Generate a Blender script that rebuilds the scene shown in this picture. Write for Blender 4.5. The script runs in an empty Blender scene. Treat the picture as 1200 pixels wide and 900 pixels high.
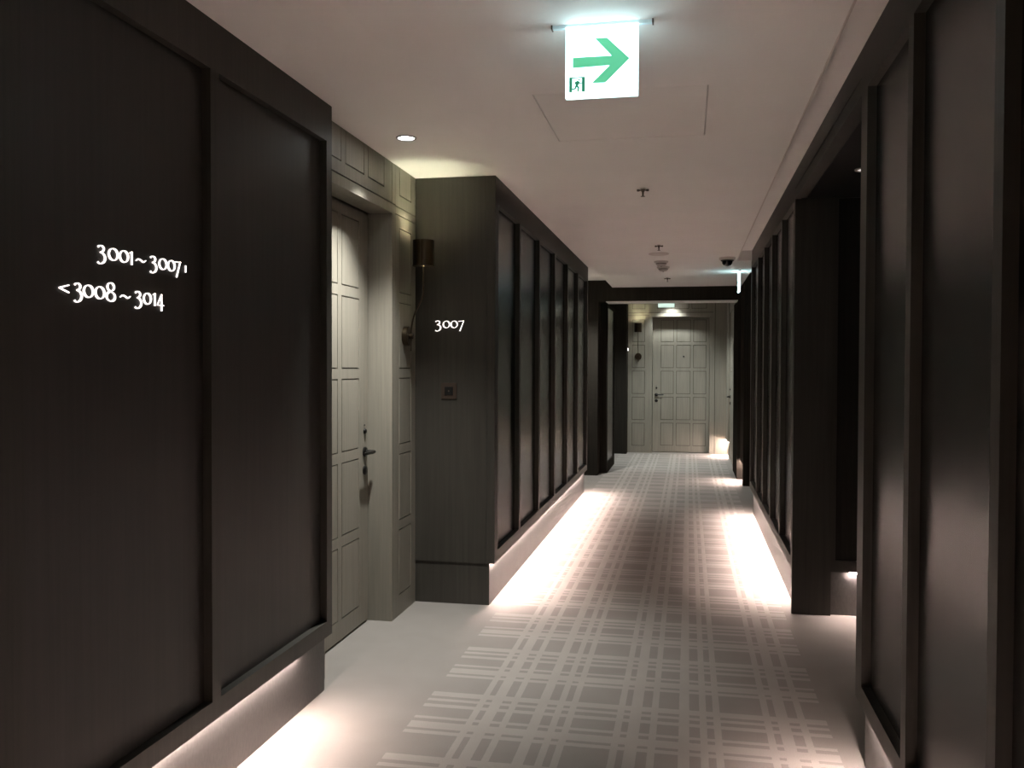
import bpy, bmesh, math, random
from mathutils import Vector, Matrix
random.seed(7)
S = bpy.context.scene
COL = S.collection
PI = math.pi

# ------------------------------------------------------------------ materials
def nt(name):
    m = bpy.data.materials.new(name); m.use_nodes = True
    n = m.node_tree.nodes; l = m.node_tree.links
    for x in list(n): n.remove(x)
    out = n.new('ShaderNodeOutputMaterial')
    b = n.new('ShaderNodeBsdfPrincipled'); l.new(b.outputs[0], out.inputs[0])
    return m, n, l, b

def wood(name, c1, c2, rough, bump=.15, sx=55., sz=1.6, spec=.5, coat=0.):
    m, n, l, b = nt(name)
    tc = n.new('ShaderNodeTexCoord'); mp = n.new('ShaderNodeMapping')
    mp.inputs['Scale'].default_value = (sx, sx, sz)
    l.new(tc.outputs['Object'], mp.inputs[0])
    nz = n.new('ShaderNodeTexNoise'); nz.inputs['Scale'].default_value = 1.; nz.inputs['Detail'].default_value = 5.
    nz.inputs['Roughness'].default_value = .6
    l.new(mp.outputs[0], nz.inputs['Vector'])
    mp2 = n.new('ShaderNodeMapping'); mp2.inputs['Scale'].default_value = (6, 6, .7)
    l.new(tc.outputs['Object'], mp2.inputs[0])
    nz2 = n.new('ShaderNodeTexNoise'); nz2.inputs['Scale'].default_value = 1.; nz2.inputs['Detail'].default_value = 2.
    l.new(mp2.outputs[0], nz2.inputs['Vector'])
    mx = n.new('ShaderNodeMath'); mx.operation = 'MULTIPLY_ADD'; mx.inputs[1].default_value = .65
    l.new(nz.outputs[0], mx.inputs[0])
    m3 = n.new('ShaderNodeMath'); m3.operation = 'MULTIPLY'; m3.inputs[1].default_value = .35
    l.new(nz2.outputs[0], m3.inputs[0]); l.new(m3.outputs[0], mx.inputs[2])
    r = n.new('ShaderNodeValToRGB')
    r.color_ramp.elements[0].position = .3; r.color_ramp.elements[0].color = (*c1, 1)
    r.color_ramp.elements[1].position = .7; r.color_ramp.elements[1].color = (*c2, 1)
    l.new(mx.outputs[0], r.inputs[0]); l.new(r.outputs[0], b.inputs['Base Color'])
    b.inputs['Roughness'].default_value = rough
    b.inputs['Specular IOR Level'].default_value = spec
    if bump:
        bp = n.new('ShaderNodeBump'); bp.inputs['Strength'].default_value = bump; bp.inputs['Distance'].default_value = .001
        l.new(nz.outputs[0], bp.inputs['Height']); l.new(bp.outputs[0], b.inputs['Normal'])
    return m

def plain(name, c, rough=.5, metal=0., noise=0., spec=.5, bump=0., bscale=200.):
    m, n, l, b = nt(name)
    b.inputs['Base Color'].default_value = (*c, 1); b.inputs['Roughness'].default_value = rough
    b.inputs['Metallic'].default_value = metal; b.inputs['Specular IOR Level'].default_value = spec
    if noise or bump:
        tc = n.new('ShaderNodeTexCoord'); nz = n.new('ShaderNodeTexNoise')
        nz.inputs['Scale'].default_value = bscale; nz.inputs['Detail'].default_value = 3
        l.new(tc.outputs['Object'], nz.inputs['Vector'])
        if noise:
            r = n.new('ShaderNodeValToRGB')
            r.color_ramp.elements[0].color = (*[x*(1-noise) for x in c], 1)
            r.color_ramp.elements[1].color = (*[min(1, x*(1+noise)) for x in c], 1)
            r.color_ramp.elements[0].position = .3; r.color_ramp.elements[1].position = .7
            l.new(nz.outputs[0], r.inputs[0]); l.new(r.outputs[0], b.inputs['Base Color'])
        if bump:
            bp = n.new('ShaderNodeBump'); bp.inputs['Strength'].default_value = bump; bp.inputs['Distance'].default_value = .002
            l.new(nz.outputs[0], bp.inputs['Height']); l.new(bp.outputs[0], b.inputs['Normal'])
    return m

def glow(name, c, s):
    m, n, l, b = nt(name)
    b.inputs['Base Color'].default_value = (*[min(1, x) for x in c], 1)
    b.inputs['Emission Color'].default_value = (*c, 1); b.inputs['Emission Strength'].default_value = s
    return m

def carpet():
    m, n, l, b = nt('carpet_plaid')
    geo = n.new('ShaderNodeNewGeometry'); sp = n.new('ShaderNodeSeparateXYZ'); l.new(geo.outputs['Position'], sp.inputs[0])
    def M(op, a, bb=None, c=None):
        q = n.new('ShaderNodeMath'); q.operation = op
        for i, v in enumerate((a, bb, c)):
            if v is None: continue
            if isinstance(v, (int, float)): q.inputs[i].default_value = v
            else: l.new(v, q.inputs[i])
        return q.outputs[0]
    # wavering edges of the tufted lines
    nz = n.new('ShaderNodeTexNoise'); nz.inputs['Scale'].default_value = 90; nz.inputs['Detail'].default_value = 2
    l.new(geo.outputs['Position'], nz.inputs['Vector'])
    wob = M('MULTIPLY_ADD', nz.outputs[0], .006, -.003)
    X = M('ADD', sp.outputs[0], wob); Y = M('ADD', sp.outputs[1], wob)
    def stripes(v, base, per, iv):
        f = M('FRACT', M('DIVIDE', M('SUBTRACT', v, base), per))
        r = n.new('ShaderNodeValToRGB'); r.color_ramp.interpolation = 'CONSTANT'
        e = r.color_ramp.elements
        e[0].position = 0; e[0].color = (0, 0, 0, 1)
        e[1].position = .9999; e[1].color = (0, 0, 0, 1)
        for a, c in iv:
            k = (1, 1, 1, 1)
            if a == 0: e[0].color = k
            else:
                q = e.new(a/per); q.color = k
            q = e.new(c/per); q.color = (0, 0, 0, 1)
        l.new(f, r.inputs[0]); return r.outputs[0]
    sx = stripes(X, -.848-.5755*8, .5755, [(0, .026), (.051, .096), (.134, .161), (.244, .285), (.324, .352), (.378, .406)])
    sy = stripes(Y, 3.888-.627*20, .627, [(0, .028), (.051, .114), (.144, .167), (.266, .298), (.331, .358), (.386, .437)])
    inx = M('MULTIPLY', M('GREATER_THAN', X, -.862), M('LESS_THAN', X, .485))
    iny = M('MULTIPLY', M('GREATER_THAN', X, -1.065), M('LESS_THAN', X, .545))
    end = M('LESS_THAN', Y, 14.55)
    mask = M('MULTIPLY', M('MAXIMUM', M('MULTIPLY', sx, inx), M('MULTIPLY', sy, iny)), end)
    pile = n.new('ShaderNodeTexNoise'); pile.inputs['Scale'].default_value = 330; pile.inputs['Detail'].default_value = 3
    l.new(geo.outputs['Position'], pile.inputs['Vector'])
    soft = n.new('ShaderNodeTexNoise'); soft.inputs['Scale'].default_value = 5; soft.inputs['Detail'].default_value = 3
    l.new(geo.outputs['Position'], soft.inputs['Vector'])
    mixc = n.new('ShaderNodeMix'); mixc.data_type = 'RGBA'
    l.new(mask, mixc.inputs[0])
    mixc.inputs[6].default_value = (.275, .252, .232, 1)
    mixc.inputs[7].default_value = (.372, .339, .312, 1)
    k = M('MULTIPLY_ADD', pile.outputs[0], .5, .75)
    k2 = M('MULTIPLY', k, M('MULTIPLY_ADD', soft.outputs[0], .2, .9))
    mul = n.new('ShaderNodeVectorMath'); mul.operation = 'SCALE'
    l.new(mixc.outputs[2], mul.inputs[0]); l.new(k2, mul.inputs[3])
    l.new(mul.outputs[0], b.inputs['Base Color'])
    b.inputs['Roughness'].default_value = .95; b.inputs['Specular IOR Level'].default_value = .1
    bp = n.new('ShaderNodeBump'); bp.inputs['Strength'].default_value = .5; bp.inputs['Distance'].default_value = .004
    hh = M('ADD', pile.outputs[0], M('MULTIPLY', mask, .6))
    l.new(hh, bp.inputs['Height']); l.new(bp.outputs[0], b.inputs['Normal'])
    return m

LEDC = (1.0, .80, .74)
DARK = wood('dark_stained_wood', (.027, .0245, .0195), (.050, .045, .037), .5, .25, spec=.38)
PANEL = wood('dark_lacquered_panel', (.019, .0165, .0145), (.030, .0265, .023), .27, .03, spec=.5)
VENEER = wood('dark_veneer_panel', (.020, .0165, .0135), (.036, .031, .026), .5, .15, spec=.5)
PLINTH = wood('dark_plinth_wood', (.060, .057, .053), (.098, .092, .086), .5, .3, sx=90, sz=40)
OAK = wood('pale_limed_oak', (.18, .165, .134), (.265, .242, .20), .5, .2, sx=60, sz=2.)
OAK_SHADE = wood('groove_shade', (.045, .036, .026), (.075, .06, .045), .7, 0.)  # darker brown paints the shade into the routed grooves
DARK_UNLIT = wood('dark_wood_unlit', (.020, .0175, .0145), (.034, .030, .025), .7, .2, spec=.0)  # darker sheenless copy of the dark wood, shade of unlit far faces painted in
CEIL = plain('ceiling_paint', (.86, .84, .82), .9, noise=.015, bscale=3)
CARPET = carpet()
BLACK = plain('black_iron', (.012, .011, .010), .35, .6)
BRONZE = plain('dark_bronze', (.05, .035, .022), .3, .9)
BRASS = plain('aged_brass', (.065, .048, .030), .36, .85)
WHITEP = plain('white_plastic', (.62, .57, .54), .5)
GREYP = plain('grey_steel', (.10, .085, .07), .4, .7)
STEEL = plain('satin_steel', (.30, .28, .30), .4, .5)
BLKP = plain('black_plastic', (.006, .0055, .0055), .5, spec=.3)
GLOSS = plain('tinted_dome', (.006, .006, .007), .06)
LED = glow('warm_led_tape', LEDC, 500.)
LED2 = glow('warm_led_tape_dim', LEDC, 390.)
NUM = glow('backlit_numeral', (1.0, .93, .90), 1.35)
DISC = glow('downlight_lens', (1.0, 1.0, .97), 40.)
BULB = glow('sconce_bulb', (.97, 1.0, .72), 360.)
SIGN = glow('sign_face', (.66, .94, 1.0), 3.9)
SIGNE = glow('sign_edge', (.72, .98, 1.0), 9.)
SIGNG = glow('sign_green', (.12, .60, .33), .75)
SIGND = glow('sign_deep_green', (.05, .34, .20), .5)
RAIL = glow('sign_rail_glow', (.62, .8, .85), .2)  # faint glow painted in for the sign light falling on the rail
PALES = glow('pale_sign_face', (.75, 1.0, .88), .75)

# ------------------------------------------------------------------ helpers
def ob(name, bm, mat, parent=None, bevel=0., smooth=False, loc=None):
    me = bpy.data.meshes.new(name); bmesh.ops.recalc_face_normals(bm, faces=bm.faces)
    bm.to_mesh(me); bm.free()
    for m in (mat if isinstance(mat, (list, tuple)) else [mat]): me.materials.append(m)
    if mat is OAK: me.materials.append(OAK_SHADE)
    o = bpy.data.objects.new(name, me); COL.objects.link(o)
    if parent: o.parent = parent
    if loc: o.location = loc
    if smooth:
        for p in me.polygons: p.use_smooth = True
        md = o.modifiers.new('split', 'EDGE_SPLIT'); md.split_angle = math.radians(40)
    if bevel:
        md = o.modifiers.new('bevel', 'BEVEL'); md.width = bevel; md.segments = 2; md.limit_method = 'ANGLE'
    return o
def tag(o, label, cat, group=None, kind=None):
    o['label'] = label; o['category'] = cat
    if group: o['group'] = group
    if kind: o['kind'] = kind
    return o
def empty(name, loc, label, cat, group=None, kind=None):
    o = bpy.data.objects.new(name, None); COL.objects.link(o); o.location = loc
    o.empty_display_size = .1
    return tag(o, label, cat, group, kind)
def B(): return bmesh.new()
def box(bm, x0, x1, y0, y1, z0, z1):
    v = [bm.verts.new((x, y, z)) for z in (z0, z1) for y in (y0, y1) for x in (x0, x1)]
    for f in ((0, 1, 3, 2), (4, 6, 7, 5), (0, 4, 5, 1), (2, 3, 7, 6), (0, 2, 6, 4), (1, 5, 7, 3)):
        bm.faces.new([v[i] for i in f])
    return bm
def bx(*a): return box(B(), *a)
def lathe(bm, prof, c=(0, 0, 0), axis='z', n=40, close=False):
    """prof: list of (r, h) along the axis"""
    rings = []
    def pt(r, h, t):
        a, b_ = r*math.cos(t), r*math.sin(t)
        p = {'z': (a, b_, h), 'x': (h, a, b_), 'y': (a, h, b_)}[axis]
        return (c[0]+p[0], c[1]+p[1], c[2]+p[2])
    for r, h in prof:
        if r < 1e-6: rings.append([bm.verts.new(pt(0, h, 0))])
        else: rings.append([bm.verts.new(pt(r, h, 2*PI*k/n)) for k in range(n)])
    pairs = list(zip(rings, rings[1:])) + ([(rings[-1], rings[0])] if close else [])
    for a, b_ in pairs:
        for k in range(n):
            k2 = (k+1) % n
            if len(a) == 1 and len(b_) == 1: continue
            if len(a) == 1: bm.faces.new([a[0], b_[k], b_[k2]])
            elif len(b_) == 1: bm.faces.new([a[k], a[k2], b_[0]])
            else: bm.faces.new([a[k], a[k2], b_[k2], b_[k]])
    return bm
def tube(bm, pts, r, n=12):
    pts = [Vector(p) for p in pts]; rings = []
    up = Vector((0, 1, 0.001)).normalized()
    for i, p in enumerate(pts):
        d = (pts[min(i+1, len(pts)-1)]-pts[max(i-1, 0)]).normalized()
        a = d.cross(up)
        if a.length < 1e-3: a = d.cross(Vector((1, 0, 0)))
        a.normalize(); b_ = d.cross(a)
        rr = r[i] if isinstance(r, (list, tuple)) else r
        rings.append([bm.verts.new(p+rr*(math.cos(2*PI*k/n)*a+math.sin(2*PI*k/n)*b_)) for k in range(n)])
    for a, b_ in zip(rings, rings[1:]):
        for k in range(n): bm.faces.new([a[k], a[(k+1) % n], b_[(k+1) % n], b_[k]])
    bm.faces.new(rings[0]); bm.faces.new(rings[-1][::-1])
    return bm
def catmull(P, m=8, closed=False):
    out = []; N = len(P); R = range(N) if closed else range(N-1)
    for i in R:
        g = (lambda k: P[k % N]) if closed else (lambda k: P[max(0, min(N-1, k))])
        p0, p1, p2, p3 = g(i-1), g(i), g(i+1), g(i+2)
        for s in range(m):
            t = s/m
            out.append(tuple(.5*(2*b_+(c-a)*t+(2*a-5*b_+4*c-d)*t*t+(3*b_-a-3*c+d)*t**3) for a, b_, c, d in zip(p0, p1, p2, p3)))
    if not closed: out.append(P[-1])
    return out
def ribbon(bm, P, closed, mapf, th):
    """P: (u, v, width) points; extruded ribbon; mapf(u, v, d) -> xyz with d the stand-off"""
    N = len(P); L = []; Rr = []
    for i in range(N):
        a = P[(i-1) % N] if closed or i else P[0]; c = P[(i+1) % N] if closed or i < N-1 else P[-1]
        dx, dy = c[0]-a[0], c[1]-a[1]; q = math.hypot(dx, dy) or 1; nx, ny = -dy/q, dx/q
        w = P[i][2]/2
        L.append((P[i][0]+nx*w, P[i][1]+ny*w)); Rr.append((P[i][0]-nx*w, P[i][1]-ny*w))
    V = [[[bm.verts.new(mapf(u, v, d)) for u, v in side] for side in (L, Rr)] for d in (0, th)]
    for i in range(N if closed else N-1):
        j = (i+1) % N
        for d in (0, 1): bm.faces.new([V[d][0][i], V[d][0][j], V[d][1][j], V[d][1][i]])
        for s in (0, 1): bm.faces.new([V[0][s][i], V[0][s][j], V[1][s][j], V[1][s][i]])
    if not closed:
        for i in (0, N-1): bm.faces.new([V[0][0][i], V[0][1][i], V[1][1][i], V[1][0][i]])
    return bm
def poly(bm, pts, mapf, th):
    V = [[bm.verts.new(mapf(u, v, d)) for u, v in pts] for d in (0, th)]
    N = len(pts); bm.faces.new(V[0]); bm.faces.new(V[1][::-1])
    for i in range(N): bm.faces.new([V[0][i], V[0][(i+1) % N], V[1][(i+1) % N], V[1][i]])
    return bm
def board(bm, u0, u1, v0, v1, rects, lines, mapf, th, gw=.0065, gd=.008):
    """flat board with routed grooves: rects = outlines (ua, ub, va, vb), lines = (ua, ub, va, vb) plain grooves"""
    strips = list(lines); h = gw/2
    for a, b_, c, d in rects:
        strips += [(a-h, b_+h, c-h, c+h), (a-h, b_+h, d-h, d+h), (a-h, a+h, c-h, d+h), (b_-h, b_+h, c-h, d+h)]
    strips = [(max(u0, a), min(u1, b_), max(v0, c), min(v1, d)) for a, b_, c, d in strips]
    strips = [s for s in strips if s[0] < s[1]-1e-6 and s[2] < s[3]-1e-6]
    us = sorted({round(x, 5) for s in strips for x in s[:2]} | {u0, u1}); vs = sorted({round(x, 5) for s in strips for x in s[2:]} | {v0, v1})
    nu, nv = len(us)-1, len(vs)-1
    G = [[any(s[0] < (us[i]+us[i+1])/2 < s[1] and s[2] < (vs[j]+vs[j+1])/2 < s[3] for s in strips) for j in range(nv)] for i in range(nu)]
    cache = {}
    def V(i, j, d):
        k = (i, j, d)
        if k not in cache: cache[k] = bm.verts.new(mapf(us[i], vs[j], d))
        return cache[k]
    for i in range(nu):
        for j in range(nv):
            d = -gd if G[i][j] else 0.
            fc = bm.faces.new([V(i, j, d), V(i+1, j, d), V(i+1, j+1, d), V(i, j+1, d)]); fc.material_index = 1 if G[i][j] else 0
            if i+1 < nu and G[i][j] != G[i+1][j]:
                bm.faces.new([V(i+1, j, 0.), V(i+1, j+1, 0.), V(i+1, j+1, -gd), V(i+1, j, -gd)])
            if j+1 < nv and G[i][j] != G[i][j+1]:
                bm.faces.new([V(i, j+1, 0.), V(i+1, j+1, 0.), V(i+1, j+1, -gd), V(i, j+1, -gd)])
    # sides and back
    c = [(u0, v0), (u1, v0), (u1, v1), (u0, v1)]
    f = [bm.verts.new(mapf(u, v, 0)) for u, v in c]; k = [bm.verts.new(mapf(u, v, -th)) for u, v in c]
    bm.faces.new(k)
    for i in range(4): bm.faces.new([f[i], f[(i+1) % 4], k[(i+1) % 4], k[i]])
    return bm

ZC, ZM, ZW, PT, PB = 2.505, 2.41, .247, 2.347, .312     # ceiling, bulkhead, wood bottom, panel top, panel bottom
XL, XN, XR, XA, XD = -1.103, -1.50, .585, -1.585, -1.72
REV = .03
LIP, SLOT = .012, .0078      # added wood lip and slot, shaped to narrow the light strip's spread

# ------------------------------------------------------------------ panelled corridor walls
def panel_wall(name, label, X, s, y0, y1, stiles, back, leds, x_pl=.033, wide0=.055, wide1=.055, led_mat=None, pan=None):
    """X = face plane, s = direction the face looks (+1: +x). stiles = list of (ya, yb) between panels; back = x of the rear."""
    root = empty(name, (X, (y0+y1)/2, 0), label, 'wall', kind='structure')
    off = Vector(root.location)
    def P(nm, bm, mat, bev=0.):
        bmesh.ops.translate(bm, verts=bm.verts, vec=-off); return ob(nm, bm, mat, root, bev)
    def xb(a, b_): return (min(a, b_), max(a, b_))
    fx = xb(X, X-s*.05)
    bm = B()
    bounds = [y0+wide0] + [q for st in stiles for q in st] + [y1-wide1]
    box(bm, *xb(X, X-s*LIP), y0, y1, ZW, PB); box(bm, *xb(X-s*LIP, X-s*.05), y0, y1, ZW+SLOT, PB); box(bm, *fx, y0, y1, PT, ZC)
    box(bm, *fx, y0, y0+wide0, PB, PT); box(bm, *fx, y1-wide1, y1, PB, PT)
    for a, b_ in stiles: box(bm, *fx, a, b_, PB, PT)
    P('frame', bm, DARK)
    for a, b_ in zip(bounds[::2], bounds[1::2]):
        P('panel', bx(*xb(X-s*REV, X-s*.048), a, b_, PB, PT), pan or PANEL)
    P('carcass', bx(*xb(X-s*.05, back), y0, y1, ZW+SLOT, ZC), DARK)
    P('plinth', bx(*xb(X-s*x_pl, back), y0+.006, y1-.006, 0, ZW+SLOT-.0005), PLINTH)
    led = LED if led_mat is None else led_mat
    for a, b_ in leds:
        P('light_strip', bx(*xb(X-s*(x_pl-.002), X-s*(x_pl-.012)), a, b_, ZW+SLOT-.003, ZW+SLOT-.0003), led)
    return root

panel_wall('wall_left', 'dark panelled wall in left foreground carrying the lit room-range numbers', XN, 1, -2.0, 3.622,
           [(-.65, -.595), (.19, .245), (1.45, 1.806), (2.632, 2.687)], XN-.5, [(-1.9, 3.35)], wide1=.055, led_mat=LED2, pan=VENEER)
# the broad plain stile of the foreground wall
panel_wall('wall_left', 'dark panelled wall beyond the open door alcove, left side, pale glow along its foot', XL, 1, 5.096, 9.975,
           [(5.855, 5.91), (6.655, 6.71), (7.455, 7.51), (8.255, 8.31), (9.055, 9.11)], XL-.7, [(5.13, 9.9)], wide0=.09)
panel_wall('wall_right', 'dark panelled wall in right foreground cut off by the picture edge', XR, -1, -2.0, 3.31,
           [(-1.6, -1.545), (-.92, -.865), (-.24, -.185), (.44, .495), (1.13, 1.185), (1.86, 1.915), (2.575, 2.632)], XR+.75, [(-1.9, 3.2)], wide1=.105)
panel_wall('wall_right', 'narrow-panelled dark wall beyond the right opening with glowing foot', XR, -1, 5.306, 8.86,
           [(6.005, 6.06), (6.685, 6.74), (7.365, 7.42), (8.025, 8.08)], XR+.75, [(5.5, 8.78)], wide0=.06)

# end faces, returns and headers
def struct(name, bm, mat, label, cat='wall', bev=0.):
    return tag(ob(name, bm, mat, None, bev), label, cat, None, 'structure')

# veneered end of the second left block (carries 3007)
bm = B()
board(bm, XA, XL-.001, ZW, ZC, [], [(-1.1535, -1.1505, ZW, ZC)], lambda u, v, d: (u, 5.0965-.004+(-d), v), .004, gw=.003, gd=.003)
struct('trim_1', bm, DARK, 'dark end face of the left wall block bearing the lit 3007')
struct('trim_2', bx(XA, -1.137, 5.1008, 5.1045, 0, ZW-.001), DARK, 'dark skirting below the 3007 end face', 'skirting')
# end panel of the second right block, straight down to the carpet
struct('trim_3', bx(XR, .795, 5.276, 5.3055, 0, ZC), DARK, 'dark full-height end panel at the near end of the right middle wall')
# right opening: recessed dark wall with a glowing foot, facing the camera
r = empty('wall_right', (1.1, 5.3, 0), 'dark wall inside the right opening, facing the camera, lit at its foot', 'wall', kind='structure')
def rp(nm, bm, mat, root, bev=0.):
    bmesh.ops.translate(bm, verts=bm.verts, vec=-Vector(root.location)); return ob(nm, bm, mat, root, bev)
bm = B(); box(bm, .795, 1.33, 5.283, 5.3055, ZW, PB); box(bm, .795, 1.33, 5.283, 5.3055, PT, ZC); box(bm, .795, .82, 5.283, 5.3055, PB, PT); box(bm, 1.28, 1.33, 5.283, 5.3055, PB, PT)
rp('frame', bm, DARK, r)
rp('panel', bx(.82, 1.28, 5.296, 5.3055, PB, PT), PANEL, r)
rp('plinth', bx(.7955, 1.33, 5.3015, 5.3058, 0, ZW), PLINTH, r)
rp('light_strip', bx(.90, 1.31, 5.289, 5.297, ZW-.005, ZW-.0005), LED, r)
# header over the right opening
bm = B(); box(bm, XR, XR+.03, 3.31, 5.276, PT, 2.403); box(bm, XR, XR+.03, 3.31, 5.276, 2.409, ZC); box(bm, XR+.006, XR+.06, 3.31, 5.276, PT+.004, ZC)
struct('trim_4', bm, DARK, 'dark header board above the right opening, reaching the ceiling', 'header')
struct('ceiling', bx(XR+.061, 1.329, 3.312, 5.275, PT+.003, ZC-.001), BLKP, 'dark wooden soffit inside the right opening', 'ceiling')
struct('wall_right', bx(1.33, 1.39, 3.25, 5.35, 0, ZC), DARK, 'dark back of the right opening')
# second right opening and its end
struct('wall_right', bx(1.33, 1.39, 8.8, 10.9, 0, ZC), DARK, 'dark back of the far right opening')

# ------------------------------------------------------------------ portal at the far end
struct('trim_5', bx(-2.0, 1.4, 11.49, 11.75, 2.236, ZC), DARK_UNLIT, 'dark lintel beam crossing the corridor before the far lobby', 'beam')
struct('ceiling', bx(-1.04, .60, 11.492, 11.88, 2.228, 2.2358), CEIL, 'thin pale soffit under the far lintel beam', 'ceiling')
struct('trim_6', bx(-2.0, -1.14, 11.49, 12.95, 0, 2.2355), DARK_UNLIT, 'dark pillar left of the far lobby opening', 'pillar')
r = empty('trim_7', (-1.04, 12.3, 0), 'dark panelled inner jamb on the left of the far opening', 'jamb', kind='structure')
bm = B(); box(bm, -1.139, -1.04, 11.80, 11.82, 0, 2.2275); box(bm, -1.139, -1.04, 12.85, 12.95, 0, 2.2275); box(bm, -1.139, -1.04, 11.82, 12.85, 0, .13); box(bm, -1.139, -1.04, 11.82, 12.85, 2.19, 2.2275)
rp('frame', bm, DARK_UNLIT, r); rp('panel', bx(-1.139, -1.055, 11.82, 12.85, .13, 2.19), PANEL, r)
# right portal
struct('trim_8', bx(.60, 1.4, 11.50, 12.5, 0, 2.2355), DARK_UNLIT, 'dark jamb on the right of the far lobby opening', 'jamb')
r = empty('wall_right', (.64, 11.1, 0), 'short dark wall before the far right jamb with glowing foot', 'wall', kind='structure')
rp('carcass', bx(.64, 1.33, 10.85, 11.488, ZW, ZC), DARK_UNLIT, r)
rp('plinth', bx(.672, 1.33, 10.95, 11.488, 0, ZW), PLINTH, r)
rp('end_panel', bx(.64, 1.33, 10.845, 10.95, 0, ZW), DARK_UNLIT, r)
rp('light_strip', bx(.658, .668, 10.97, 11.48, ZW-.005, ZW-.0005), LED, r)

# ------------------------------------------------------------------ far lobby
YB = 14.75
rows = [(2.165, 1.812), (1.754, 1.388), (1.331, .963), (.905, .538), (.480, .116)]
def mback(u, v, d): return (u, YB-d, v)
# back wall boards around the door
bm = B()
prow = [(2.05, 2.0)]
board(bm, -.97, -.625, 0, ZC, [(-.90, -.70, 2.345, 2.6)]+[(-.90, -.70, b_, a) for a, b_ in rows], [(-.97, -.625, 2.278, 2.284), (-.97, -.625, 2.234, 2.240)], mback, .1, gw=.0075)
struct('wall_back', bm, OAK, 'pale grooved oak wall left of the far door, carrying the far sconce')
bm = B(); board(bm, -.6245, .3905, 2.217, ZC, [(-.50, -.27, 2.345, 2.6), (-.22, .0, 2.345, 2.6), (.05, .28, 2.345, 2.6)], [(-.6245, .3905, 2.276, 2.286)], mback, .1, gw=.0075)
struct('wall_back', bm, OAK, 'pale oak panel above the far door')
bm = B(); board(bm, .391, .62, 0, ZC, [], [(.413, .422, 0, ZC)], mback, .1)
struct('wall_back', bm, OAK, 'pale oak wall right of the far door')
bm = B(); box(bm, -.6245, -.58, YB, YB+.13, 0, 2.2165); box(bm, .337, .3905, YB, YB+.13, 0, 2.2165); box(bm, -.58, .337, YB+.012, YB+.13, 2.205, 2.2165)
struct('trim_9', bm, OAK, 'pale oak frame around the far door', 'door frame')
struct('wall_back', bx(-2.6, 1.4, YB+.19, YB+.25, 0, ZC), OAK, 'rough wall behind the far oak boards')

def hardware(root, o, nrm, along, back_side):
    """lever, lock and bolt; o = point on the door face at lever height, nrm = out of the face, along = the way the lever points"""
    o, n_, a_ = Vector(o), Vector(nrm), Vector(along)
    rot = Vector((0, 0, 1)).rotation_difference(n_).to_matrix().to_4x4()
    def put(nm, bm, mat, at, par, sm=True):
        bmesh.ops.transform(bm, matrix=Matrix.Translation(at)@rot, verts=bm.verts)
        bmesh.ops.translate(bm, verts=bm.verts, vec=-Vector(root.location))
        return ob(nm, bm, mat, par, 0, sm)
    h = put('door_handle', lathe(B(), [(0, 0), (.027, 0), (.027, .008), (.022, .012), (.012, .014), (.012, .05), (0, .05)], n=28), BLACK, o, root)
    q = o+n_*.05
    bm = tube(B(), [q-a_*.015, q+a_*.02, q+a_*.06, q+a_*.105, q+a_*.118], [.010, .0105, .0095, .009, .006], 14)
    bmesh.ops.translate(bm, verts=bm.verts, vec=-Vector(root.location)); ob('lever', bm, BLACK, h, 0, True)
    k = put('lock_rose', lathe(B(), [(0, 0), (.025, 0), (.025, .008), (.019, .013), (0, .013)], n=28), BLACK, o-Vector((0, 0, .10)), root)
    put('keyhole', bx(-.002, .002, -.007, .007, .0125, .0145), BRASS, o-Vector((0, 0, .10)), k, False)
    t = put('thumb_bolt', lathe(B(), [(0, 0), (.015, 0), (.015, .006), (.010, .012), (0, .016)], n=24), BLACK, o+Vector((0, 0, .112)), root)
    put('screw', lathe(B(), [(0, 0), (.005, 0), (.004, .004), (0, .004)], n=12), BLACK, o+Vector((0, 0, .145)), t)

def door(name, label, y=None, x=None, a=0, b_=1, cols=(), side=1, hx=None, flip=1):
    root = empty(name, (0, 0, 0), label, 'door', kind='structure')
    if y is not None:
        root.location = ((a+b_)/2, y, 0); mp = lambda u, v, d: (u-root.location.x, -d, v)
    else:
        root.location = (x, (a+b_)/2, 0); mp = lambda u, v, d: (side*d, u-root.location.y, v)
    bm = B(); board(bm, a, b_, .012, 2.20 if y is not None else 2.222, [(c0, c1, r1, r0) for c0, c1 in cols for r0, r1 in rows], [], mp, .045, gw=.0075 if y is not None else .0065)
    ob('door_leaf', bm, OAK, root)
    return root
d2 = door('door_2', 'pale oak door in the middle of the far wall with black lever', y=YB+.13, a=-.573, b_=.33, cols=[(-.44, -.24), (-.19, .03), (.08, .28)])
hardware(d2, (-.512, YB+.13, .945), (0, -1, 0), (1, 0, 0), 1)
bm = lathe(B(), [(0, 0), (.013, 0), (.012, .006), (.006, .007), (0, .004)], axis='y', n=20)
bmesh.ops.scale(bm, vec=(1, -1, 1), verts=bm.verts)
ob('peephole', bm, BLACK, d2, 0, True, loc=(-.077-d2.location.x, 0, 1.57))

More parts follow.
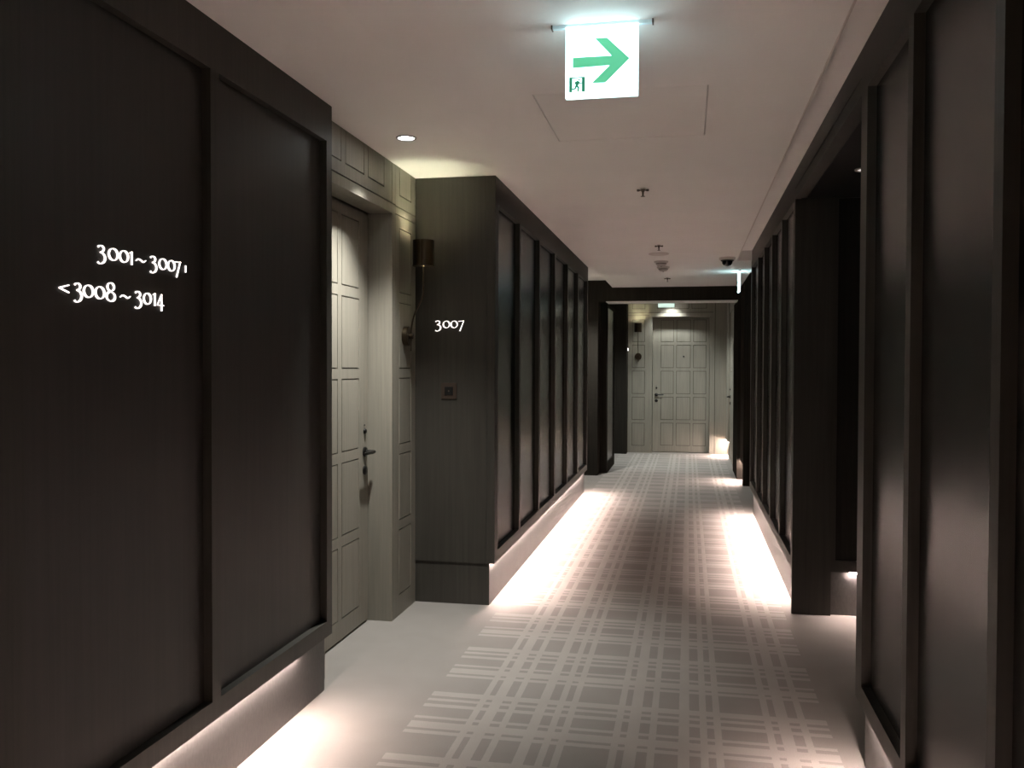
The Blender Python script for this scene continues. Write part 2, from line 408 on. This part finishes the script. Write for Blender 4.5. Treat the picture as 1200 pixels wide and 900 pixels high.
# right wall of the lobby with its door seen edge-on
bm = B(); box(bm, .617, .70, 12.5, 13.12, 0, ZC); box(bm, .617, .70, 14.06, 14.10, 0, ZC); box(bm, .617, .70, 13.12, 14.06, 2.225, ZC); box(bm, .60, .70, 14.1, YB-.002, ZW, ZC); box(bm, .632, .70, 14.1, YB-.002, 0, ZW)
wr = tag(ob('wall_right', bm, OAK), 'pale oak right-hand wall of the far lobby seen nearly edge-on', 'wall', None, 'structure')
ob('light_strip', bx(.618, .628, 14.12, YB-.02, ZW-.005, ZW-.0005), LED, wr)
d3 = door('door_3', 'pale oak door in the lobby right wall, only its black lever showing', x=.630, a=13.125, b_=14.055, cols=[(13.26, 13.46), (13.51, 13.67), (13.72, 13.92)], side=-1)
hardware(d3, (.630, 13.98, .95), (-1, 0, 0), (0, -1, 0), 1)
# dark block end left of the lobby
struct('wall_left', bx(-2.4, -.97, 14.47, YB-.001, .0, ZC), DARK_UNLIT, 'dark block end at the left of the far lobby')
struct('wall_left', bx(-2.46, -2.4, 9.9, 15., 0, ZC), DARK, 'dark outer wall of the far lobby, out of sight to the left')

# ------------------------------------------------------------------ left door alcove
def malc(u, v, d): return (XA+d, u, v)
bm = B()
board(bm, 3.60, 4.7225, 2.231, ZC, [(3.35, 3.938, 2.35, 2.7), (3.994, 4.238, 2.35, 2.7), (4.296, 4.535, 2.35, 2.7)], [(3.60, 4.7225, 2.281, 2.288), (4.664, 4.669, 2.288, ZC)], malc, .13)
struct('wall_left', bm, OAK, 'pale grooved oak panel above the open alcove door')
bm = B()
board(bm, 4.7235, 5.0945, 0, ZC, [(4.793, 5.006, 2.35, 2.7)]+[(4.793, 5.006, b_, a) for a, b_ in rows], [(4.7235, 5.0945, 2.278, 2.284), (4.7235, 5.0945, 2.234, 2.240)], malc, .13)
struct('wall_left', bm, OAK, 'pale grooved oak pilaster beside the near door, carrying the near sconce')
struct('trim_10', bx(XD-.05, XA, 4.667, 4.7225, 0, 2.2305), OAK, 'pale oak jamb right of the near alcove door', 'door frame')
struct('wall_left', bx(XD-.12, XD-.06, 3.1, 5.1, 0, ZC), OAK, 'rough wall behind the near alcove door')
d1 = door('door_1', 'pale grooved oak door in the left alcove with black lever', x=XD, a=3.75, b_=4.656, cols=[(3.83, 3.985), (4.04, 4.225), (4.281, 4.522)], side=1)
hardware(d1, (XD, 4.602, .935), (1, 0, 0), (0, -1, 0), 1)
struct('trim_11', bx(XD-.05, XA, 3.60, 3.745, 0, 2.2305), OAK, 'pale oak jamb left of the near alcove door, hidden by the dark wall', 'door frame')
# far left alcove
bm = B(); board(bm, 9.98, 11.488, 0, ZC, [], [(10.4, 10.405, 0, ZC), (11.3, 11.305, 0, ZC)], malc, .1)
struct('wall_left', bm, OAK, 'pale oak back of the far left alcove, hidden behind the panelled wall')

# ------------------------------------------------------------------ floor, ceilings, closing walls
struct('floor', bx(-2.6, 1.5, -2.1, 15.05, -.05, 0), CARPET, 'beige carpet with a pale plaid pattern along the corridor', 'floor')
struct('ceiling', bx(-2.6, 1.5, -2.1, 15.05, ZC, ZC+.06), CEIL, 'upper off-white ceiling along the walls and alcoves', 'ceiling')
# dropped bulkhead with a hole for the hatch
hx0, hx1, hy0, hy1 = -.577, .064, 3.30, 4.007
bm = B()
box(bm, -.958, hx0, -2.05, 11.489, ZM, ZC-.001); box(bm, hx1, .44, -2.05, 11.489, ZM, ZC-.001)
box(bm, hx0, hx1, -2.05, hy0, ZM, ZC-.001); box(bm, hx0, hx1, hy1, 11.489, ZM, ZC-.001)
box(bm, .44, .584, 8.78, 8.855, ZM, ZC-.001); box(bm, .44, .639, 8.862, 11.489, ZM, ZC-.001)
struct('ceiling', bm, CEIL, 'dropped off-white ceiling panel down the middle of the corridor', 'ceiling')
struct('trim_shadow_line', bx(.4402, .4475, -2.0, 8.779, ZM-.0015, ZM+.03), WHITEP, 'thin grey bead added as the shadow line along the right edge of the dropped ceiling', 'painted shadow line')  # added bead, its grey stands in for the shade at the ceiling edge
tag(ob('access_hatch', bx(hx0+.004, hx1-.004, hy0+.004, hy1-.004, ZM+.0005, ZM+.02), CEIL), 'flush square access hatch in the ceiling behind the near exit sign', 'hatch')
struct('wall_back', bx(-2.6, 1.5, -2.1, -2.05, 0, ZC), PANEL, 'dark wall closing the corridor behind the camera')
struct('wall_left', bx(-2.6, -1.9, 3.0, 3.1, 0, ZC), DARK, 'hidden dark partition beside the near alcove')

# ------------------------------------------------------------------ numerals
def glyph(ch):
    """list of (points, closed); unit = x-height, old-style figures"""
    def ring(cx, cy, rx, ry, a=.07, b_=.15, tilt=.35):
        return ([(cx+rx*math.cos(t), cy+ry*math.sin(t), a+b_*abs(math.cos(t-tilt))**1.5) for t in [2*PI*k/28 for k in range(28)]], True)
    if ch == '0': return [ring(.46, .5, .38, .43)], .92
    if ch == '3': return [(catmull([(.06, .84, .17), (.18, .95, .10), (.38, .95, .12), (.5, .78, .19), (.42, .58, .14), (.22, .48, .07)], 6), False),
                          (catmull([(.22, .48, .07), (.46, .40, .15), (.60, .14, .21), (.52, -.16, .18), (.30, -.33, .10), (.12, -.33, .11), (.04, -.24, .17)], 6), False)], .74
    if ch == '1': return [(catmull([(.20, 1.0, .19), (.20, .5, .17), (.20, 0., .19)], 3), False), (catmull([(.02, .86, .05), (.12, .93, .09), (.2, .97, .12)], 3), False)], .40
    if ch == '7': return [(catmull([(.05, .88, .12), (.3, .91, .09), (.62, .93, .11)], 4), False), (catmull([(.62, .97, .10), (.44, .4, .13), (.20, -.36, .17)], 4), False)], .72
    if ch == '4': return [(catmull([(.44, 1.0, .10), (.44, .3, .17), (.44, -.36, .19)], 4), False), ([(0., .10, .09), (.68, .10, .09)], False), ([(.44, .98, .07), (.02, .12, .09)], False)], .74
    if ch == '8': return [ring(.38, .32, .33, .34, .08, .14, -.3), ring(.38, 1.03, .26, .30, .07, .12, .3)], .78
    if ch == '~': return [(catmull([(.0, .36, .05), (.2, .52, .13), (.42, .46, .13), (.62, .36, .13), (.84, .52, .05)], 6), False)], .86
    if ch == '<': return [([(.62, .76, .10), (.0, .5, .13)], False), ([(.0, .5, .13), (.62, .24, .12)], False)], .7
    if ch == '|': return [([(.06, .60, .13), (.06, .0, .13)], False)], .2
NAMES = {'~': 'dash', '<': 'arrow', '|': 'bar'}
def numerals(root, chars, mapf, h, bold=.80, th=.0035):
    """chars: (char, u position, v baseline)"""
    for ch, u, v, wd in chars:
        st, w = glyph(ch); bm = B()
        for k, (P, closed) in enumerate(st):
            k_ = wd/w
            ribbon(bm, [(u+p[0]*k_, v+p[1]*h, p[2]*h*bold) for p in P], closed, mapf, th)
        bmesh.ops.translate(bm, verts=bm.verts, vec=-Vector(root.location))
        ob(NAMES.get(ch, 'numeral'), bm, NUM, root)
xp = XN-REV
r = empty('room_range_sign', (xp, 2.22, 1.64), 'lit white room ranges 3001 ~ 3007 and 3008 ~ 3014 on the dark left wall', 'sign')
xf = xp+.013
L1, L2_ = 1.681, 1.573
numerals(r, [('3', 2.108, L1, .040), ('0', 2.152, L1, .046), ('0', 2.200, L1, .044), ('1', 2.246, L1-.001, .022), ('~', 2.276, L1, .049),
             ('3', 2.343, L1, .040), ('0', 2.386, L1, .045), ('0', 2.432, L1, .042), ('7', 2.470, L1, .036), ('|', 2.527, L1+.006, .012),
             ('<', 1.962, L2_, .040), ('3', 2.016, L2_, .036), ('0', 2.050, L2_, .044), ('0', 2.096, L2_, .044), ('8', 2.143, L2_, .042), ('~', 2.204, L2_, .047),
             ('3', 2.270, L2_, .038), ('0', 2.309, L2_, .042), ('1', 2.357, L2_, .020), ('4', 2.379, L2_, .036)],
         lambda u, v, d: (xp+.0004+d, u, v), .0365)
r = empty('room_number_sign', (-1.375, 5.092, 1.64), 'lit white 3007 room number on the dark end face', 'sign')
numerals(r, [('3', -1.464, 1.622, .042), ('0', -1.418, 1.622, .046), ('0', -1.371, 1.622, .046), ('7', -1.325, 1.622, .041)], lambda u, v, d: (u, 5.0920-d, v), .046, .78)
# number by the far left lobby door, seen from the edge
r = empty('wall_number_plate', (-.97, 14.6, 1.68), 'tiny lit plate seen edge-on on the dark block left of the far sconce', 'sign')
ob('backing', bx(.0004, .006, -.085, .085, -.030, .030), BLKP, r)
ob('lit_face', bx(.0062, .013, -.075, .075, -.022, .022), NUM, r, .002)

# ------------------------------------------------------------------ bell push / card reader on the end face
r = empty('wall_switch', (-1.378, 5.092, 1.255), 'small square bronze switch plate below the lit 3007', 'switch')
rp('plate', bx(-1.425, -1.331, 5.085, 5.0925, 1.208, 1.302), plain('bronze_plate', (.055, .036, .026), .5, .3), r, .0015)
rp('button', bx(-1.403, -1.353, 5.080, 5.0855, 1.230, 1.280), BLKP, r, .002)
bm = lathe(B(), [(0, -.0815), (.0045, -.0815), (.0045, -.079), (0, -.079)], axis='y', n=16)
ob('indicator', bm, GREYP, r, 0, True, loc=(0, 5.080-5.092+.0800, 0))

# ------------------------------------------------------------------ sconces
def sconce(label, base, nrm):
    root = empty('wall_sconce', base, label, 'wall lamp', 'bronze wall sconces by the oak doors')
    root.rotation_euler = (0, 0, math.atan2(nrm[1], nrm[0]))     # local +x points out of the wall
    ob('backplate', lathe(B(), [(0, .001), (.056, .001), (.056, .026), (.052, .030), (0, .030)], axis='x', n=40), BRASS, root, 0, True)
    ob('hub', lathe(B(), [(0, .03), (.017, .03), (.017, .052), (0, .054)], axis='x', n=24), BRONZE, root, 0, True)
    pts = [(.038, 0, -.085), (.038, 0, .0), (.039, 0, .03), (.046, 0, .075), (.06, 0, .125), (.085, 0, .175), (.103, 0, .213), (.110, 0, .24), (.111, 0, .29), (.111, 0, .405)]
    ob('arm', tube(B(), catmull(pts, 5), .0048, 10), BRASS, root, 0, True)
    sh = ob('lamp_shade', lathe(B(), [(.0605, .398), (.0605, .540), (.0575, .540), (.0575, .402), (.012, .402), (.012, .398)], (.111, 0, 0), n=48, close=True), BRONZE, root, 0, True)
    ob('shade_rim', lathe(B(), [(.0615, .394), (.0615, .400), (.0600, .400), (.0600, .394)], (.111, 0, 0), n=48, close=True), BRASS, sh, 0, True)
    ob('highlight_strip', bx(.111-.003, .111+.003, -.0625, -.0600, .40, .539), BRASS, sh) if nrm[0] > .5 else ob('highlight_strip', bx(.1705, .173, -.003, .003, .40, .539), BRASS, sh)  # paler strip on the viewed side imitates the highlight on the shade
    ob('spill_lining', lathe(B(), [(.0570, .404), (.0572, .404), (.0572, .538), (.0570, .538)], (.111, 0, 0), n=48, close=True), WHITEP, sh, 0, True)  # white lining added inside to soften and spread the bulb's light
    ob('bulb', lathe(B(), [(0, .412), (.014, .415), (.020, .433), (.020, .450), (.013, .463), (0, .467)], (.111, 0, 0), n=20), BULB, root, 0, True)
    return root
sconce('bronze wall sconce on the oak pilaster next to the lit 3007', (XA, 4.885, 1.570), (1, 0, 0))
sconce('bronze wall sconce on the far wall left of the far door', (-.803, YB, 1.568), (0, -1, 0))

# ------------------------------------------------------------------ downlights
def downlight(x, y, z, label, power, size=2.0, blend=.6, on=True, col=(.985, .99, .945), tilt=(0, 0)):
    root = empty('ceiling_downlight', (x, y, z), label, 'ceiling light', 'recessed downlights')
    ob('trim_ring', lathe(B(), [(.038, -.0005), (.050, -.0005), (.049, -.005), (.040, -.006), (.038, -.003)], n=40, close=True), STEEL, root, 0, True)
    ob('lens', lathe(B(), [(0, -.0015), (.0385, -.0015), (.0385, -.0005), (0, -.0005)], n=32), DISC if on else WHITEP, root)
    if power:
        ld = bpy.data.lights.new('downlight_beam', 'SPOT'); ld.energy = power; ld.spot_size = size; ld.spot_blend = blend
        ld.shadow_soft_size = .03; ld.color = col
        lo = bpy.data.objects.new('downlight_beam', ld); COL.objects.link(lo); lo.parent = root; lo.location = (0, 0, -.02); lo.rotation_euler = (math.radians(tilt[0]), math.radians(tilt[1]), 0)
    return root
downlight(-1.347, 4.175, ZC, 'round lit downlight in the ceiling before the near oak door', 235., size=1.5, blend=1., tilt=(0, 4.5))
downlight(-.27, 14.60, ZC, 'small downlight close above the far door, hidden by the lintel', 55., tilt=(-7, 0), col=(.93, 1, .97))
downlight(-.15, 13.35, ZC, 'added unseen downlight in the far lobby, evening the light on the far door', 150., size=1.9, blend=.8, tilt=(12, 0), col=(.93, 1, .97))  # extra lamp, out of view, added to even out the door lighting
downlight(-1.35, 10.75, ZC, 'downlight of the far left alcove, hidden above the dropped ceiling', 150.)

# ------------------------------------------------------------------ exit signs
def man(bm, mapf, cx, cy, s, fat=1.1):
    """little running figure, s = height"""
    def st(P): ribbon(bm, [(cx+p[0]*s, cy+p[1]*s, p[2]*s*fat) for p in P], False, mapf, .0008)
    poly(bm, [(cx+(.14+.075*math.cos(t))*s, cy+(.90+.075*math.sin(t))*s) for t in [2*PI*k/14 for k in range(14)]], mapf, .0008)
    st([(.10, .80, .16), (.0, .62, .17), (-.06, .44, .14)])
    st([(.08, .78, .07), (-.12, .74, .07), (-.2, .58, .06)])
    st([(.10, .76, .07), (.20, .62, .07), (.34, .66, .06)])
    st([(-.05, .46, .11), (.10, .30, .10), (.04, .04, .09), (.14, .03, .06)])
    st([(-.07, .46, .11), (-.16, .26, .09), (-.36, .20, .08)])
def exit_sign(label, loc, rz, w=.213, h=.213, arrow=True, face=None, edge=None):
    root = empty('exit_sign', loc, label, 'exit sign', 'illuminated exit signs')
    root.rotation_euler = (0, 0, rz)                               # local -y is the front
    z1 = -.004; z0 = z1-h
    ob('mounting_rail', bx(-.146, .146, -.0075, .0075, -.0105, -.0005), RAIL, root, .001)
    for q in (-.148, .148): ob('end_cap', bx(q-.002, q+.002, -.012, .012, -.012, -.0005), GREYP, root)
    p = ob('sign_panel', bx(-w/2, w/2, -.0085, .0085, z0, z1-.008), face or SIGN, root, .0015)
    ob('light_bar', bx(-w/2, w/2, -.010, .010, z1-.0075, z1-.0070+.0005), edge or SIGNE, root)
    for f in (-1, 1):
        mp = lambda u, v, d: (u*-f, f*(.0087+d), z0+v)
        if arrow:
            u = lambda k: (k-.5)*w
            bm = B()
            P = [(.09, .405), (.555, .405), (.36, .20), (.55, .20), (.885, .52), (.62, .79), (.47, .79), (.60, .545), (.09, .545)]
            P = [(.10, .41), (.61, .42), (.365, .19), (.555, .185), (.885, .50), (.575, .80), (.405, .805), (.635, .55), (.10, .555)]
            mpa = (lambda u_, v, d: (u_, -.0087-d, z0+v)) if f == -1 else (lambda u_, v, d: (-u_, .0087+d, z0+v))
            poly(bm, [(u(a), b_*h) for a, b_ in P], mpa, .0006)
            ob('arrow', bm, SIGNG, p)
            bm = B()
            for q in ((.052, .098, .078, .285), (.228, .274, .078, .285), (.098, .228, .268, .285)):
                poly(bm, [(u(q[0]), q[2]*h), (u(q[1]), q[2]*h), (u(q[1]), q[3]*h), (u(q[0]), q[3]*h)], mpa, .0006)
            man(bm, mpa, u(.166), .080*h, .185*h, 1.5)
            ob('pictogram', bm, SIGND, p)
        else:
            mpa = (lambda u_, v, d: (u_, -.0087-d, z0+v)) if f == -1 else (lambda u_, v, d: (-u_, .0087+d, z0+v))
            bm = B(); man(bm, mpa, 0, .42*h, .5*h); ob('pictogram', bm, SIGND, p)
    return root
exit_sign('glowing square exit sign with green right arrow under the near ceiling', (-.256, 2.655, ZM), 0)
exit_sign('glowing exit sign seen edge-on near the right wall beside the camera dome', (.517, 9.755, ZM), -PI/2, face=glow('sign_face_bright', (.62, .95, 1.0), 7.))
exit_sign('pale green exit sign half hidden behind the far lintel beam', (-.295, 12.1, ZM), 0, arrow=False, face=PALES, edge=PALES)
struct('ceiling', bx(-1.04, .60, 11.76, 12.5, ZM, ZC-.001), CEIL, 'short dropped ceiling right behind the lintel beam', 'ceiling')

# ------------------------------------------------------------------ ceiling devices
def sprinkler(x, y, label):
    r = empty('fire_sprinkler', (x, y, ZM), label, 'sprinkler', 'ceiling sprinklers')
    ob('escutcheon', lathe(B(), [(0, -.0005), (.016, -.0005), (.014, -.006), (0, -.006)], n=28), WHITEP, r, 0, True)
    bm = B()
    tube(bm, [(-.034, 0, -.012), (-.026, 0, -.013), (-.012, 0, -.012), (0, 0, -.010), (.012, 0, -.012), (.026, 0, -.013), (.034, 0, -.012)], [.005, .007, .0035, .006, .0035, .007, .005], 10)
    ob('frame_arms', bm, GREYP, r, 0, True)
    ob('stem', lathe(B(), [(0, -.004), (.012, -.004), (.010, -.018), (.006, -.024), (.0045, -.046), (0, -.046)], n=20), GREYP, r, 0, True)
    ob('deflector', lathe(B(), [(0, -.046), (.012, -.046), (.012, -.0485), (0, -.0485)], n=24), GREYP, r)
sprinkler(-.259, 5.13, 'nearest ceiling sprinkler, beyond the access hatch')
sprinkler(-.246, 7.52, 'middle ceiling sprinkler, just before the flat round detector')
sprinkler(-.240, 10.30, 'farthest ceiling sprinkler, beyond the smoke detectors')
r = empty('ceiling_speaker', (-.266, 8.10, ZM), 'flat round white disc on the ceiling beyond the middle sprinkler', 'detector')
ob('rim', lathe(B(), [(.070, -.0005), (.090, -.0005), (.088, -.010), (.074, -.012), (.070, -.008)], n=40, close=True), WHITEP, r, 0, True)
ob('grille', lathe(B(), [(0, -.007), (.0705, -.007), (.0705, -.001), (0, -.001)], n=32), WHITEP, r)
def smoke(x, y, k, label):
    r = empty('smoke_detector', (x, y, ZM), label, 'smoke detector', 'ceiling smoke detectors')
    ob('base', lathe(B(), [(0, -.0005), (.068*k, -.0005), (.066*k, -.014), (.056*k, -.020), (0, -.020)], n=36), WHITEP, r, 0, True)
    ob('sensor_head', lathe(B(), [(0, -.020), (.050*k, -.020), (.048*k, -.034), (.036*k, -.046), (.012, -.050), (0, -.050)], n=36), WHITEP, r, 0, True)
    ob('vents', lathe(B(), [(.0505*k, -.022), (.0505*k, -.028), (.046*k, -.028), (.046*k, -.022)], n=36, close=True), GREYP, r)
    ob('indicator', lathe(B(), [(0, -.0495), (.005, -.0495), (.004, -.054), (0, -.054)], n=12), GREYP, r)
smoke(-.262, 8.70, 1., 'nearer white smoke detector on the ceiling beyond the flat disc')
smoke(-.256, 9.18, .95, 'farther white smoke detector on the ceiling before the last sprinkler')
r = empty('ceiling_camera', (.345, 8.50, ZM), 'white based security camera with black dome near the right ceiling edge', 'camera')
ob('base', lathe(B(), [(0, -.0005), (.074, -.0005), (.073, -.020), (.066, -.026), (0, -.026)], n=40), WHITEP, r, 0, True)
ob('collar', lathe(B(), [(0, -.026), (.060, -.026), (.058, -.034), (0, -.034)], n=40), BLKP, r, 0, True)
ob('dome', lathe(B(), [(0, -.034), (.050, -.034), (.045, -.056), (.032, -.073), (.014, -.080), (0, -.082)], n=40), GLOSS, r, 0, True)
# pale ring in the right opening, partly hidden by the end post
r = empty('ceiling_downlight', (.826, 4.555, PT+.003), 'dim downlight in the right opening, only a bright sliver showing past the end post', 'ceiling light', 'recessed downlights')
ob('trim_ring', lathe(B(), [(.036, -.0005), (.050, -.0005), (.049, -.005), (.038, -.006), (.036, -.003)], n=40, close=True), WHITEP, r, 0, True)
ob('lens', lathe(B(), [(0, -.0015), (.0365, -.0015), (.0365, -.0005), (0, -.0005)], n=32), glow('dim_lens', (1., .93, .88), .9), r)

# ------------------------------------------------------------------ camera, world, view
F, yaw, pit, rol = 1050., math.radians(11.13059), math.radians(-1.12427), math.radians(.18349)
f = Vector((-math.sin(yaw)*math.cos(pit), math.cos(yaw)*math.cos(pit), math.sin(pit)))
rt = Vector((math.cos(yaw), math.sin(yaw), 0)); up = rt.cross(f)
r2 = math.cos(rol)*rt+math.sin(rol)*up; u2 = r2.cross(f)
cd = bpy.data.cameras.new('camera'); cam = bpy.data.objects.new('camera', cd); COL.objects.link(cam)
cd.sensor_fit = 'HORIZONTAL'; cd.sensor_width = 36.; cd.lens = F/1200*36.; cd.clip_start = .02
Mx = Matrix((r2, u2, -f)).transposed().to_4x4(); Mx.translation = Vector((0, 0, 1.40))
cam.matrix_world = Mx
S.camera = cam
w = bpy.data.worlds.new('world'); S.world = w; w.use_nodes = True
w.node_tree.nodes['Background'].inputs[0].default_value = (0, 0, 0, 1)
S.cycles.max_bounces = 12; S.cycles.diffuse_bounces = 10; S.cycles.glossy_bounces = 4
S.cycles.use_denoising = True
S.cycles.sample_clamp_indirect = 60
S.cycles.caustics_reflective = False
vs = S.view_settings
S.display_settings.display_device = 'sRGB'
vs.view_transform = 'Standard'; vs.look = 'None'; vs.exposure = .16; vs.gamma = 1.; vs.use_curve_mapping = False
